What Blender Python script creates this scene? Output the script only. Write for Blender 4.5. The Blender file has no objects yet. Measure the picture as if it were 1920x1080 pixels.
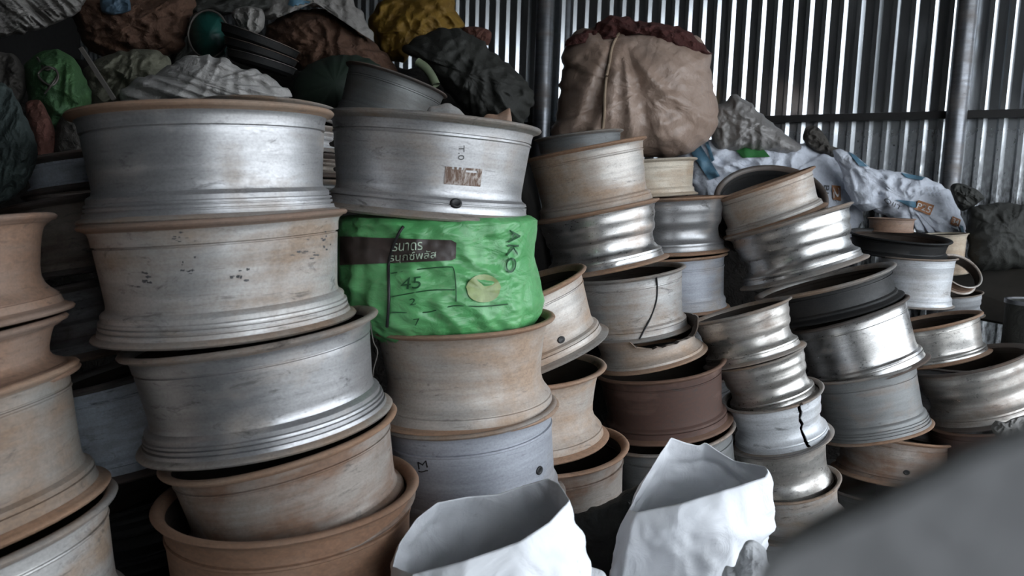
import bpy, bmesh, math, random
from mathutils import Vector, Matrix, noise

random.seed(7)
SC = bpy.context.scene
COL = SC.collection

# ------------------------------------------------------------------ camera
F = 1450.0                      # focal length in pixels of a 1920 wide frame
PITCH, ROLL, CAMH = math.radians(7.0), math.radians(1.8), 1.55
CP = Vector((0, 0, CAMH))
FW = Vector((0, math.cos(PITCH), -math.sin(PITCH)))
_r0, _u0 = Vector((1, 0, 0)), Vector((0, math.sin(PITCH), math.cos(PITCH)))
RT = _r0 * math.cos(ROLL) + _u0 * math.sin(ROLL)
UP = _u0 * math.cos(ROLL) - _r0 * math.sin(ROLL)
cam_d = bpy.data.cameras.new('camera')
cam = bpy.data.objects.new('camera', cam_d)
COL.objects.link(cam)
cam.matrix_world = Matrix((( RT.x, UP.x, -FW.x, CP.x), (RT.y, UP.y, -FW.y, CP.y), (RT.z, UP.z, -FW.z, CP.z), (0, 0, 0, 1)))
cam_d.sensor_width = 36.0
cam_d.lens = F / 1920 * 36.0
cam_d.clip_start = 0.02
cam_d.dof.use_dof = True
cam_d.dof.focus_distance = 2.7
cam_d.dof.aperture_fstop = 4.2
SC.camera = cam

# ------------------------------------------------------------------ light and exposure
SC.view_settings.view_transform = 'Standard'
SC.view_settings.look = 'None'
SC.view_settings.gamma = 1.0
SC.view_settings.use_curve_mapping = False
SC.view_settings.exposure = 2.5
W = bpy.data.worlds.new('overcast_sky')
SC.world = W
W.use_nodes = True
_bg = W.node_tree.nodes['Background']
_bg.inputs[0].default_value = (0.86, 0.93, 1.0, 1)
_bg.inputs[1].default_value = 1.0


# ------------------------------------------------------------------ helpers
def P(u, v, z):
    """world point at photo pixel (u, v) and depth z in metres"""
    return CP + (FW + RT * ((u - 960) / F) - UP * ((v - 540) / F)) * z


def proj(p):
    d = p - CP
    z = d.dot(FW)
    return 960 + F * d.dot(RT) / z, 540 - F * d.dot(UP) / z


def mesh_obj(name, verts, faces, m, parent=None, smooth=True, sharp=None):
    me = bpy.data.meshes.new(name)
    me.from_pydata([tuple(v) for v in verts], [], faces)
    if smooth:
        me.shade_smooth()
        if sharp:
            me.set_sharp_from_angle(angle=math.radians(sharp))
    me.materials.append(m)
    o = bpy.data.objects.new(name, me)
    COL.objects.link(o)
    if parent:
        o.parent = parent
    return o


def tag(o, label, cat, group=None, kind=None):
    o['label'] = label
    o['category'] = cat
    if group:
        o['group'] = group
    if kind:
        o['kind'] = kind
    return o


def empty(name, mat):
    o = bpy.data.objects.new(name, None)
    o.empty_display_size = 0.05
    COL.objects.link(o)
    o.matrix_world = mat
    return o


def tube(name, pts, r, m, parent=None, seg=6, closed=False):
    n = len(pts)
    vs, fs = [], []
    for i, p in enumerate(pts):
        a = pts[(i - 1) % n] if (closed or i > 0) else pts[i]
        b = pts[(i + 1) % n] if (closed or i < n - 1) else pts[i]
        t = (b - a).normalized()
        s = t.cross(Vector((0.13, 0.2, 0.97)))
        if s.length < 1e-3:
            s = t.cross(Vector((1, 0, 0)))
        s.normalize()
        w = t.cross(s)
        for k in range(seg):
            an = 2 * math.pi * k / seg
            vs.append(p + s * (r * math.cos(an)) + w * (r * math.sin(an)))
    for i in range(n if closed else n - 1):
        j = (i + 1) % n
        for k in range(seg):
            l = (k + 1) % seg
            fs.append((i * seg + k, i * seg + l, j * seg + l, j * seg + k))
    if not closed:
        fs.append(tuple(range(seg)))
        fs.append(tuple(reversed([(n - 1) * seg + k for k in range(seg)])))
    return mesh_obj(name, vs, fs, m, parent)


def smooth_path(pts, n=8):
    out = []
    for i in range(len(pts) - 1):
        p0, p1, p2, p3 = pts[max(i - 1, 0)], pts[i], pts[i + 1], pts[min(i + 2, len(pts) - 1)]
        for k in range(n):
            t = k / n
            out.append(0.5 * ((2 * p1) + (p2 - p0) * t + (2 * p0 - 5 * p1 + 4 * p2 - p3) * t * t + (3 * p1 - p0 - 3 * p2 + p3) * t ** 3))
    out.append(pts[-1])
    return out


def box(name, c, ax, ay, az, m, parent=None):
    vs = [c + ax * sx + ay * sy + az * sz for sx in (-1, 1) for sy in (-1, 1) for sz in (-1, 1)]
    fs = [(0, 1, 3, 2), (4, 6, 7, 5), (0, 4, 5, 1), (2, 3, 7, 6), (0, 2, 6, 4), (1, 5, 7, 3)]
    return mesh_obj(name, vs, fs, m, parent, smooth=False)


# ------------------------------------------------------------------ materials
class NB:
    def __init__(s, name):
        s.m = bpy.data.materials.new(name)
        s.m.use_nodes = True
        s.nt = s.m.node_tree
        s.b = s.nt.nodes['Principled BSDF']

    def n(s, t, **kw):
        x = s.nt.nodes.new(t)
        for k, v in kw.items():
            setattr(x, k, v)
        return x

    def l(s, a, b):
        s.nt.links.new(a, b)

    def coords(s, scale, coord='Object', rnd=True):
        tc = s.n('ShaderNodeTexCoord')
        src = tc.outputs[coord]
        if rnd:
            oi = s.n('ShaderNodeObjectInfo')
            mu = s.n('ShaderNodeMath', operation='MULTIPLY')
            mu.inputs[1].default_value = 37.0
            s.l(oi.outputs['Random'], mu.inputs[0])
            ad = s.n('ShaderNodeVectorMath', operation='ADD')
            s.l(src, ad.inputs[0])
            s.l(mu.outputs[0], ad.inputs[1])
            src = ad.outputs[0]
        mp = s.n('ShaderNodeMapping')
        mp.inputs['Scale'].default_value = scale
        s.l(src, mp.inputs['Vector'])
        return mp.outputs[0]

    def noise(s, scale, sc=1.0, detail=5, rough=0.6, dist=0.0, **kw):
        x = s.n('ShaderNodeTexNoise')
        x.inputs['Scale'].default_value = sc
        x.inputs['Detail'].default_value = detail
        x.inputs['Roughness'].default_value = rough
        x.inputs['Distortion'].default_value = dist
        s.l(s.coords(scale, **kw), x.inputs['Vector'])
        return x.outputs['Fac']

    def ramp(s, fac, a, b, lo=0.0, hi=1.0):
        x = s.n('ShaderNodeMapRange')
        x.inputs['From Min'].default_value = a
        x.inputs['From Max'].default_value = b
        x.inputs['To Min'].default_value = lo
        x.inputs['To Max'].default_value = hi
        s.l(fac, x.inputs['Value'])
        return x.outputs[0]

    def math(s, op, a, b):
        x = s.n('ShaderNodeMath', operation=op)
        for i, v in enumerate((a, b)):
            if isinstance(v, (int, float)):
                x.inputs[i].default_value = v
            else:
                s.l(v, x.inputs[i])
        return x.outputs[0]

    def mix(s, fac, a, b):
        x = s.n('ShaderNodeMix', data_type='RGBA')
        s.l(fac, x.inputs[0])
        for i, v in ((6, a), (7, b)):
            if isinstance(v, tuple):
                x.inputs[i].default_value = (*v, 1)
            else:
                s.l(v, x.inputs[i])
        return x.outputs[2]

    def bump(s, h, strength, dist=0.01):
        x = s.n('ShaderNodeBump')
        x.inputs['Strength'].default_value = strength
        x.inputs['Distance'].default_value = dist
        s.l(h, x.inputs['Height'])
        s.l(x.outputs[0], s.b.inputs['Normal'])


def metal(name, base, rust, amt, dark=0.25, metallic=0.7, rough=0.4, spec=0.5, contrast=0.2):
    """worn steel or alloy: base coat, rust and dust in horizontal streaks and blotches, dark scuffs"""
    k = NB(name)
    streak = k.noise((1.8, 1.8, 16), detail=6, rough=0.6)
    blotch = k.noise((4.0, 4.0, 3.6), detail=6, rough=0.58, dist=0.5)
    fine = k.noise((60, 60, 120), detail=4)
    mixn = k.math('ADD', k.math('MULTIPLY', streak, 0.42), k.math('MULTIPLY', blotch, 0.58))
    th = 0.66 - 0.32 * amt
    rm = k.ramp(mixn, th - contrast * 0.5, th + contrast * 0.5)
    scuff = k.noise((9, 9, 30), detail=8, rough=0.72, dist=1.2)
    sm = k.ramp(scuff, 0.60 - 0.1 * dark, 0.70, 0, min(1.0, 0.5 + dark))
    tone = k.ramp(k.noise((3, 3, 45), detail=3), 0.3, 0.7)
    b2 = tuple(c * 0.72 for c in base)
    c0 = k.mix(tone, b2, base)
    rust2 = tuple(c * 0.74 for c in rust)
    rr = k.mix(k.ramp(fine, 0.35, 0.65), rust2, rust)
    c1 = k.mix(rm, c0, rr)
    scr = k.noise((14, 14, 170), detail=6, rough=0.7, dist=0.4)
    c1 = k.mix(k.ramp(scr, 0.58, 0.74, 0, 0.6), c1, tuple(c * 0.25 for c in base))
    spk = k.noise((150, 150, 190), detail=3, rough=0.6)
    c1 = k.mix(k.ramp(spk, 0.3, 0.6, 0.2, 0.0), c1, (0.05, 0.045, 0.04))
    c2 = k.mix(sm, c1, (0.035, 0.032, 0.03))
    k.l(c2, k.b.inputs['Base Color'])
    k.l(k.math('MULTIPLY', k.ramp(rm, 0, 1, metallic, metallic * 0.12), k.ramp(sm, 0, 1, 1, 0.4)), k.b.inputs['Metallic'])
    rg = k.math('ADD', k.ramp(rm, 0, 1, rough, min(0.8, rough + 0.28)), k.ramp(fine, 0.3, 0.7, -0.05, 0.08))
    k.l(rg, k.b.inputs['Roughness'])
    k.b.inputs['Specular IOR Level'].default_value = spec
    k.bump(k.math('ADD', k.math('MULTIPLY', fine, 0.25), k.math('ADD', k.math('MULTIPLY', rm, 0.3), k.math('MULTIPLY', streak, 0.4))), 0.16, 0.005)
    return k.m


def cloth(name, col, col2, rough=0.75, sc=5.0, weave=0.0, bump=0.5, spec=0.3, contrast=0.2):
    k = NB(name)
    b = k.noise((sc, sc, sc), detail=7, rough=0.65, dist=0.8)
    f = k.noise((sc * 14, sc * 14, sc * 14), detail=4)
    c = k.mix(k.ramp(b, 0.5 - contrast, 0.5 + contrast), col, col2)
    c = k.mix(k.ramp(f, 0.25, 0.75, 0.0, 0.25), c, tuple(x * 0.5 for x in col2))
    k.l(c, k.b.inputs['Base Color'])
    k.b.inputs['Roughness'].default_value = rough
    k.b.inputs['Specular IOR Level'].default_value = spec
    cr = k.noise((sc * 3, sc * 3, sc * 3), detail=5, rough=0.55, dist=1.5)
    h = k.math('ADD', k.math('MULTIPLY', cr, 1.0), k.math('MULTIPLY', f, 0.25))
    if weave:
        w = k.n('ShaderNodeTexWave')
        w.inputs['Scale'].default_value = weave
        w.inputs['Distortion'].default_value = 1.0
        k.l(k.coords((1, 1, 1)), w.inputs['Vector'])
        h = k.math('ADD', h, k.math('MULTIPLY', w.outputs['Fac'], 0.12))
    k.bump(h, bump, 0.03)
    return k.m


def plain(name, col, rough=0.6, metallic=0.0, var=0.3, sc=20.0, spec=0.4):
    k = NB(name)
    f = k.noise((sc, sc, sc), detail=5)
    c = k.mix(k.ramp(f, 0.3, 0.7), tuple(x * (1 - var) for x in col), col)
    k.l(c, k.b.inputs['Base Color'])
    k.b.inputs['Roughness'].default_value = rough
    k.b.inputs['Metallic'].default_value = metallic
    k.b.inputs['Specular IOR Level'].default_value = spec
    k.bump(f, 0.15, 0.004)
    return k.m


RUST = (0.25, 0.145, 0.09)
DUST = (0.38, 0.31, 0.25)
M = {
    'silver': metal('worn_silver_steel', (0.50, 0.50, 0.51), DUST, 0.18, 0.15, 0.75, 0.42),
    'silver_dusty': metal('dusty_silver_steel', (0.52, 0.51, 0.50), (0.32, 0.24, 0.18), 0.42, 0.35, 0.5, 0.44, contrast=0.16),
    'beige': metal('beige_dusted_steel', (0.52, 0.485, 0.45), (0.40, 0.285, 0.205), 0.46, 0.12, 0.4, 0.44),
    'peach': metal('peach_rust_steel', (0.32, 0.24, 0.195), (0.28, 0.17, 0.115), 0.65, 0.1, 0.1, 0.62),
    'steel_grey': metal('grey_polished_steel', (0.43, 0.43, 0.44), DUST, 0.15, 0.35, 0.7, 0.36),
    'rust_grey': metal('rust_streaked_grey_steel', (0.37, 0.325, 0.29), (0.20, 0.12, 0.08), 0.56, 0.3, 0.4, 0.48, contrast=0.12),
    'beige_dark': metal('brownish_grey_steel', (0.32, 0.30, 0.275), (0.24, 0.165, 0.115), 0.48, 0.15, 0.35, 0.46),
    'orange': metal('orange_rust_steel', (0.30, 0.19, 0.13), (0.23, 0.125, 0.075), 0.6, 0.1, 0.1, 0.62),
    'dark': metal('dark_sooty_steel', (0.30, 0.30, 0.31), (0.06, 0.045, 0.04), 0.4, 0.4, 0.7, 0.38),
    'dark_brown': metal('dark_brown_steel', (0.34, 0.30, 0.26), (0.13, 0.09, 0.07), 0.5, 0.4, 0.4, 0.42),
    'blue_gleam': metal('gleam_paled_blue_steel', (0.70, 0.76, 0.84), (0.2, 0.2, 0.21), 0.25, 0.2, 0.5, 0.36),  # base paled to stand in for the gleam on the shaded stack
    'black': metal('black_painted_steel', (0.009, 0.0095, 0.0105), (0.02, 0.017, 0.015), 0.2, 0.1, 0.0, 0.5, spec=0.35),
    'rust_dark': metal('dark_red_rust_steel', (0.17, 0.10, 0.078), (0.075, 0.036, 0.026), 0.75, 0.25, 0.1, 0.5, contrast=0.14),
    'shiny': metal('bright_rolled_steel', (0.66, 0.65, 0.64), (0.33, 0.2, 0.12), 0.12, -0.1, 0.95, 0.3),
    'bluegrey': metal('blue_grey_painted_steel', (0.40, 0.42, 0.47), (0.38, 0.33, 0.28), 0.14, 0.05, 0.25, 0.46),
    'white': metal('white_painted_steel', (0.66, 0.68, 0.71), (0.35, 0.31, 0.28), 0.2, 0.2, 0.25, 0.42),
    'mixed': metal('rusty_scraped_steel', (0.60, 0.58, 0.55), (0.19, 0.13, 0.095), 0.26, 0.2, 0.85, 0.3),
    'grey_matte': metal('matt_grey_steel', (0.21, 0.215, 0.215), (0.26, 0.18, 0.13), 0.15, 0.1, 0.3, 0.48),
    'pot': metal('dull_grey_alloy', (0.15, 0.155, 0.155), (0.09, 0.08, 0.07), 0.3, 0.3, 0.5, 0.45),
    'cream': metal('cream_painted_steel', (0.62, 0.55, 0.45), (0.42, 0.3, 0.2), 0.35, 0.05, 0.15, 0.5),
    'lip_rust': metal('rusty_lip_steel', (0.40, 0.30, 0.23), (0.34, 0.20, 0.125), 0.65, 0.15, 0.2, 0.55),
    'lip_silver': metal('scuffed_lip_steel', (0.46, 0.44, 0.42), (0.30, 0.21, 0.15), 0.45, 0.3, 0.6, 0.42),
    'lip_dark': metal('dark_lip_steel', (0.16, 0.15, 0.145), (0.12, 0.08, 0.06), 0.5, 0.3, 0.5, 0.45),
    'lip_brown': metal('brown_lip_steel', (0.20, 0.12, 0.085), (0.16, 0.085, 0.055), 0.6, 0.2, 0.15, 0.5),
    'inside': metal('grimy_shade_rim_inside', (0.05, 0.042, 0.036), (0.035, 0.022, 0.016), 0.5, 0.4, 0.1, 0.7, spec=0.2),  # near black: shade of the rim's hollow put into the colour, with grime
    'rubber': plain('black_rubber', (0.012, 0.012, 0.013), 0.5),
    'wire': plain('thin_grey_wire', (0.10, 0.09, 0.08), 0.5, 0.4),
    'ink': plain('black_marker_ink', (0.012, 0.012, 0.014), 0.6),
}
LIPS = {'silver': 'lip_silver', 'silver_dusty': 'lip_silver', 'beige': 'lip_rust', 'beige_dark': 'lip_rust', 'peach': 'peach', 'steel_grey': 'lip_silver', 'rust_grey': 'lip_rust',
        'orange': 'orange', 'dark': 'lip_dark', 'dark_brown': 'lip_dark', 'blue_gleam': 'lip_dark', 'black': 'black', 'rust_dark': 'lip_brown',
        'shiny': 'lip_silver', 'bluegrey': 'lip_silver', 'white': 'lip_silver', 'mixed': 'lip_silver', 'grey_matte': 'lip_silver', 'pot': 'lip_dark', 'cream': 'cream'}

# ------------------------------------------------------------------ the setting
C0 = Vector((0, 7.0, 0))                       # the corrugated wall passes here
WD = Vector((0.841, -0.541, 0)).normalized()   # and runs to the right and nearer
WN = Vector((-WD.y, WD.x, 0)) * -1             # faces the inside
if WN.y > 0:
    WN = -WN


def zinc():
    k = NB('galvanised_wall_sheet')
    f = k.noise((4, 4, 1.2), detail=6, rnd=False, coord='Object')
    g = k.noise((40, 40, 14), detail=5, rnd=False)
    tc = k.n('ShaderNodeTexCoord')
    sp = k.n('ShaderNodeSeparateXYZ')
    k.l(tc.outputs['Object'], sp.inputs[0])
    low = k.ramp(k.math('ADD', sp.outputs['Z'], k.math('MULTIPLY', g, 0.5)), 1.9, 2.5, 1.0, 0.0)   # splashed dirt on the lower wall
    dirt = k.math('MAXIMUM', k.math('MULTIPLY', low, k.ramp(g, 0.25, 0.6)), k.ramp(f, 0.6, 0.8, 0.0, 0.4))
    k.l(k.mix(dirt, (0.62, 0.65, 0.68), (0.04, 0.04, 0.04)), k.b.inputs['Base Color'])
    k.l(k.ramp(dirt, 0, 1, 0.92, 0.2), k.b.inputs['Metallic'])
    k.l(k.ramp(dirt, 0, 1, 0.17, 0.6), k.b.inputs['Roughness'])
    k.bump(g, 0.02, 0.002)
    return k.m


M['zinc'] = zinc()
M['pole'] = metal('galvanised_pole', (0.22, 0.23, 0.25), (0.16, 0.13, 0.11), 0.25, 0.2, 0.8, 0.34)
M['purlin'] = plain('dark_angle_iron', (0.02, 0.019, 0.019), 0.6)
M['roof'] = plain('dark_roof_sheet', (0.05, 0.052, 0.055), 0.5)
M['darkwall'] = plain('dark_side_wall', (0.035, 0.034, 0.034), 0.8)  # kept dark so the unseen walls throw back little light
M['floor'] = cloth('oily_concrete_floor', (0.075, 0.07, 0.065), (0.04, 0.037, 0.034), 0.85, 2.0)
M['yard'] = cloth('pale_yard_ground', (0.30, 0.28, 0.25), (0.24, 0.22, 0.2), 0.9, 1.0)

wall = empty('wall_back', Matrix.Translation(C0))
wall['kind'] = 'structure'
PITCHW, NR = 0.112, 8
for s in range(-9, 7):
    vs, fs = [], []
    t0 = s * PITCHW * NR
    prof = []
    for i in range(NR):
        a = t0 + i * PITCHW
        for dx, dz in ((0.0, 0.0), (0.050, 0.0), (0.062, 0.021), (0.089, 0.021)):
            prof.append((a + dx, dz))
    prof.append((t0 + NR * PITCHW, 0.0))
    prof.append((t0 + NR * PITCHW + 0.03, 0.0015))
    for q, zz in enumerate((0.0, 4.6)):
        for a, d in prof:
            p = WD * a + WN * d
            vs.append((p.x, p.y, zz))
    n = len(prof)
    for i in range(n - 1):
        fs.append((i, i + 1, n + i + 1, n + i))
    mesh_obj('metal_sheet', vs, fs, M['zinc'], wall, smooth=False)


def wall_pt(u, v, off=0.0):
    """point where the sight line through a pixel meets the wall plane, moved off it"""
    d = P(u, v, 1) - CP
    t = ((C0 + WN * off) - CP).dot(WN) / d.dot(WN)
    return CP + d * t


pur_h = wall_pt(1500, 224).z
o = box('trim_1', C0 + WN * 0.06 + Vector((0, 0, pur_h)), WD * 7.0, WN * 0.025, Vector((0, 0, 0.024)), M['purlin'])
o['kind'] = 'structure'
for i, (u, r) in enumerate(((1018, 0.075), (1800, 0.06))):
    b = wall_pt(u, 150, 0.15)
    b.z = 0
    o = tube('wall_post', [b, b + Vector((0, 0, 4.5))], r, M['pole'], seg=24)
    tag(o, ('round steel post by the wall behind the stacks, left of the big brown sack', 'round steel post against the corrugated wall above the printed sacks')[i], 'post')
    o['kind'] = 'structure'

for nm, vs, m in (('floor', [(-7, -4.5, 0), (6.6, -4.5, 0), (6.6, 12, 0), (-7, 12, 0)], M['floor']),
                  ('ground', [(-60, -60, -0.02), (60, -60, -0.02), (60, 60, -0.02), (-60, 60, -0.02)], M['yard']),
                  ('ceiling', [(-7, -3.5, 4.6), (5.6, -3.5, 4.6), (5.6, 12, 4.6), (-7, 12, 4.6)], M['roof']),
                  ('wall_left', [(-6, -4.5, 0), (-6, 12, 0), (-6, 12, 4.6), (-6, -4.5, 4.6)], M['darkwall']),
                  ('wall_rear', [(-6, -2.2, 0), (1.1, -2.2, 0), (1.1, -2.2, 4.6), (-6, -2.2, 4.6)], M['darkwall'])):  # unseen rear wall, its right end placed to hold back daylight from behind
    o = mesh_obj(nm, [Vector(v) for v in vs], [(0, 1, 2, 3)], m, smooth=False)
    o['kind'] = 'structure'


# ------------------------------------------------------------------ wheel rims
def prof_of(kind, R, H):
    """outer contour of the barrel from bottom to top as (radius, height); lips are built apart"""
    e = 0.047 * R
    a, b = 1.05 * e, H - 1.05 * e
    h = b - a
    sets = {
        # drop centre nearer the bottom, smooth taper up: truck rim
        'A': [(.95, 0), (.928, .02), (.918, .055), (.917, .10), (.919, .112), (.900, .117), (.900, .124), (.917, .130), (.907, .16), (.872, .19), (.862, .22), (.860, .28), (.872, .45), (.892, .68), (.905, .83), (.915, .845), (.914, .855), (.898, .86), (.898, .868), (.912, .875), (.916, .93), (.925, .97), (.95, 1)],
        # grooved lower ring with several ribs
        'G': [(.955, 0), (.950, .02), (.948, .045), (.922, .05), (.922, .062), (.938, .067), (.938, .094), (.918, .10), (.918, .108), (.934, .113), (.932, .135), (.913, .145), (.915, .19), (.905, .21), (.875, .235), (.868, .27), (.870, .33), (.882, .5), (.898, .72), (.905, .80), (.905, .825), (.890, .831), (.890, .84), (.914, .85), (.92, .93), (.93, .97), (.95, 1)],
        # waisted: flares out below
        'W': [(.95, 0), (.935, .02), (.925, .06), (.920, .11), (.903, .116), (.903, .125), (.914, .13), (.895, .16), (.862, .21), (.835, .27), (.82, .36), (.825, .48), (.85, .68), (.872, .82), (.885, .88), (.90, .93), (.925, .97), (.95, 1)],
        # car rim with two steps and a deep well
        'C': [(.95, 0), (.915, .03), (.90, .08), (.905, .12), (.888, .126), (.888, .136), (.900, .14), (.896, .165), (.84, .21), (.81, .27), (.80, .40), (.81, .47), (.85, .53), (.865, .60), (.86, .68), (.885, .76), (.90, .82), (.895, .88), (.915, .96), (.95, 1)],
        # plain tall cylinder with one ridge
        'S': [(.95, 0), (.93, .03), (.92, .08), (.925, .14), (.915, .17), (.895, .2), (.89, .25), (.905, .6), (.915, .78), (.925, .79), (.925, .81), (.902, .815), (.902, .825), (.915, .83), (.92, .92), (.93, .97), (.95, 1)],
    }
    return [(r * R, a + t * h) for r, t in sets[kind]], e


def lathe(name, loop, m, parent, seg=64, closed=True, wob=(0, 0, 0), jag=None, arc=None, sharp=28):
    vs, fs = [], []
    n = len(loop)
    a0, a1 = arc or (0, 2 * math.pi)
    full = arc is None
    cols = seg if full else seg + 1
    for i in range(cols):
        th = a0 + (a1 - a0) * i / seg
        c, s = math.cos(th), math.sin(th)
        for j, (r, z) in enumerate(loop):
            rr = r * (1 + wob[0] * math.sin(2 * th + wob[1]) + wob[0] * 0.5 * math.sin(5 * th + wob[2]))
            zz = z + wob[0] * 0.5 * r * math.sin(3 * th + wob[2])
            t2 = th
            if jag:
                rr, zz, t2 = jag(rr, zz, th, i, cols)
                vs.append((rr * math.cos(t2), rr * math.sin(t2), zz))
            else:
                vs.append((rr * c, rr * s, zz))
    for i in range(seg):
        k = (i + 1) % cols
        for j in range(n if closed else n - 1):
            l = (j + 1) % n
            fs.append((i * n + j, k * n + j, k * n + l, i * n + l))
    if not full and closed:
        fs.append(tuple(range(n)))
        fs.append(tuple(reversed([seg * n + j for j in range(n)])))
    return mesh_obj(name, vs, fs, m, parent, sharp=sharp)


def lip_loop(R, e, z, up):
    """closed contour of a rolled rim lip whose face is at height z"""
    pts = [(.945, 1.25), (.965, 1.0), (.988, .88), (1.0, .5), (.988, .12), (.965, 0), (.94, .08), (.922, .35), (.905, .9), (.90, 1.5), (.925, 1.5)]
    if up:
        return [(r * R, z - k * e) for r, k in pts]
    return [(r * R, z + k * e) for r, k in reversed(pts)]


RIMS = {}
COLUMN_LAST = {}


def frame_from_lip(uL, vL, uR, vR, z, lean=0.0):
    a, b = P(uL, vL, z), P(uR, vR, z)
    L = (b - a).normalized()
    A = Vector((0, 0, 1))
    A = (A - L * A.dot(L)).normalized()
    Y = A.cross(L)
    ln = math.radians(lean)
    A = (A * math.cos(ln) - Y * math.sin(ln)).normalized()
    Y = A.cross(L)
    return (a + b) / 2, L, Y, A, (b - a).length / 2


def mat_of(o, X, Y, Z):
    return Matrix(((X.x, Y.x, Z.x, o.x), (X.y, Y.y, Z.y, o.y), (X.z, Y.z, Z.z, o.z), (0, 0, 0, 1)))


def rim(key, label, uL, vL, uR, vR, h, z, kind='A', m='silver', lean=0.0, group=None, lip=None, lip2=None, wob=0.006, crack=None, torn=None, arc=None, mw=None, size=None, inner=None):
    if mw is None:
        top, X, Y, Z, R = frame_from_lip(uL, vL, uR, vR, z, lean)
        H = h * z / F
        base = top - Z * H
        mw = mat_of(base, X, Y, Z)
    else:
        R, H = size
    root = empty('wheel_rim', mw)
    tag(root, label, 'wheel rim', group or 'scrap wheel rims in the stacks')
    pr, e = prof_of(kind, R, H)
    th = 0.022 * R
    w = (wob, random.uniform(0, 6), random.uniform(0, 6))
    outer = pr
    innr = [(r - th, zz) for r, zz in reversed(pr)]
    lm = M[lip or LIPS[m]]
    lm2 = M[lip2 or lip or LIPS[m]]
    jag = None
    if torn:
        def jag(rr, zz, tt, i, n):
            cut = torn(tt)
            cut += 0.012 * noise.noise(Vector((tt * 9, key.__hash__() % 7, 0))) + 0.006 * noise.noise(Vector((tt * 31, 3, 0)))
            return rr, min(zz, cut), tt
    if crack:
        def jag(rr, zz, tt, i, n):
            k = 0
            if i == 0:
                k = 1
            if i == n - 1:
                k = -1
            return rr, zz, tt + k * 0.0 + (0.02 * math.sin(zz * 130) + 0.012 * math.sin(zz * 410) if i in (0, n - 1) else 0)
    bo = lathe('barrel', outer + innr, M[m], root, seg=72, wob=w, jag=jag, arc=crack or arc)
    bo.data.materials.append(M[inner or 'inside'])     # dark inner side: painted shade of the hollow besides brake dust
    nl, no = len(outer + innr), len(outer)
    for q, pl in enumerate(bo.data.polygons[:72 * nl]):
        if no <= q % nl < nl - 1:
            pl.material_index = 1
    if not torn:
        lathe('flange', lip_loop(R, e, H, True), lm, root, seg=72, wob=w, arc=crack or arc, sharp=50)
    lathe('flange', lip_loop(R, e, 0, False), lm2, root, seg=72, wob=w, arc=arc, sharp=50)

    def surf(a, zz, off=0.0):
        zz = max(pr[0][1], min(pr[-1][1], zz))
        for (r0, z0), (r1, z1) in zip(pr, pr[1:]):
            if z0 <= zz <= z1:
                r = r0 + (r1 - r0) * ((zz - z0) / max(1e-6, z1 - z0))
                break
        r = r * (1 + w[0] * math.sin(2 * a + w[1]) + w[0] * .5 * math.sin(5 * a + w[2])) + off
        return mw @ Vector((r * math.cos(a), r * math.sin(a), zz))
    RIMS[key] = dict(root=root, surf=surf, R=R, H=H, mw=mw)
    return root


def solve(surf, u, v, a, b, da=0.02, db=0.004):
    for _ in range(9):
        p = proj(surf(a, b))
        pa, pb = proj(surf(a + da, b)), proj(surf(a, b + db))
        j11, j12 = (pa[0] - p[0]) / da, (pb[0] - p[0]) / db
        j21, j22 = (pa[1] - p[1]) / da, (pb[1] - p[1]) / db
        det = j11 * j22 - j12 * j21
        if abs(det) < 1e-9:
            break
        eu, ev = u - p[0], v - p[1]
        sa, sb = (eu * j22 - ev * j12) / det, (ev * j11 - eu * j21) / det
        a += max(-.3, min(.3, sa))
        b += max(-.06, min(.06, sb))
    return a, b


def on_rim(key):
    s = RIMS[key]

    def f(u, v, off):
        a, b = solve(s['surf'], u, v, -math.pi / 2, s['H'] * 0.5)
        return s['surf'](a, b, off)
    return f, s['root']


def local(pts, root):
    inv = root.matrix_world.inverted()
    return [inv @ p for p in pts]


def patch(name, f, root, quad, m, off=0.002, n=12, k=6, label=None, hole=None):
    """flat print laid on a curved surface: quad = photo pixels tl, tr, br, bl"""
    tl, tr, br, bl = [Vector(q) for q in quad]
    vs, fs = [], []
    for i in range(k + 1):
        for j in range(n + 1):
            t, s = i / k, j / n
            q = (tl * (1 - s) + tr * s) * (1 - t) + (bl * (1 - s) + br * s) * t
            vs.append(f(q.x, q.y, off))
    for i in range(k):
        for j in range(n):
            if hole and hole(i, j):
                continue
            a = i * (n + 1) + j
            fs.append((a, a + n + 1, a + n + 2, a + 1))
    o = mesh_obj(name, local(vs, root), fs, m, root)
    if label:
        o['label'] = label
    return o


def text_patch(name, txt, f, root, quad, m, off=0.004):
    cu = bpy.data.curves.new('lettering_src', 'FONT')
    cu.body = txt
    cu.size = 1.0
    to = bpy.data.objects.new('lettering_src', cu)
    COL.objects.link(to)
    bpy.context.view_layer.update()
    dg = bpy.context.evaluated_depsgraph_get()
    me = bpy.data.meshes.new_from_object(to.evaluated_get(dg))
    bpy.data.objects.remove(to)
    bpy.data.curves.remove(cu)
    if not me.vertices:
        return None
    xs = [v.co.x for v in me.vertices]
    ys = [v.co.y for v in me.vertices]
    x0, x1, y0, y1 = min(xs), max(xs), min(ys), max(ys)
    tl, tr, br, bl = [Vector(q) for q in quad]
    inv = root.matrix_world.inverted()
    for v in me.vertices:
        s, t = (v.co.x - x0) / (x1 - x0), (y1 - v.co.y) / (y1 - y0)
        q = (tl * (1 - s) + tr * s) * (1 - t) + (bl * (1 - s) + br * s) * t
        v.co = inv @ f(q.x, q.y, off)
    me.materials.clear()
    me.materials.append(m)
    me.name = name
    o = bpy.data.objects.new(name, me)
    COL.objects.link(o)
    o.parent = root
    return o


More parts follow.
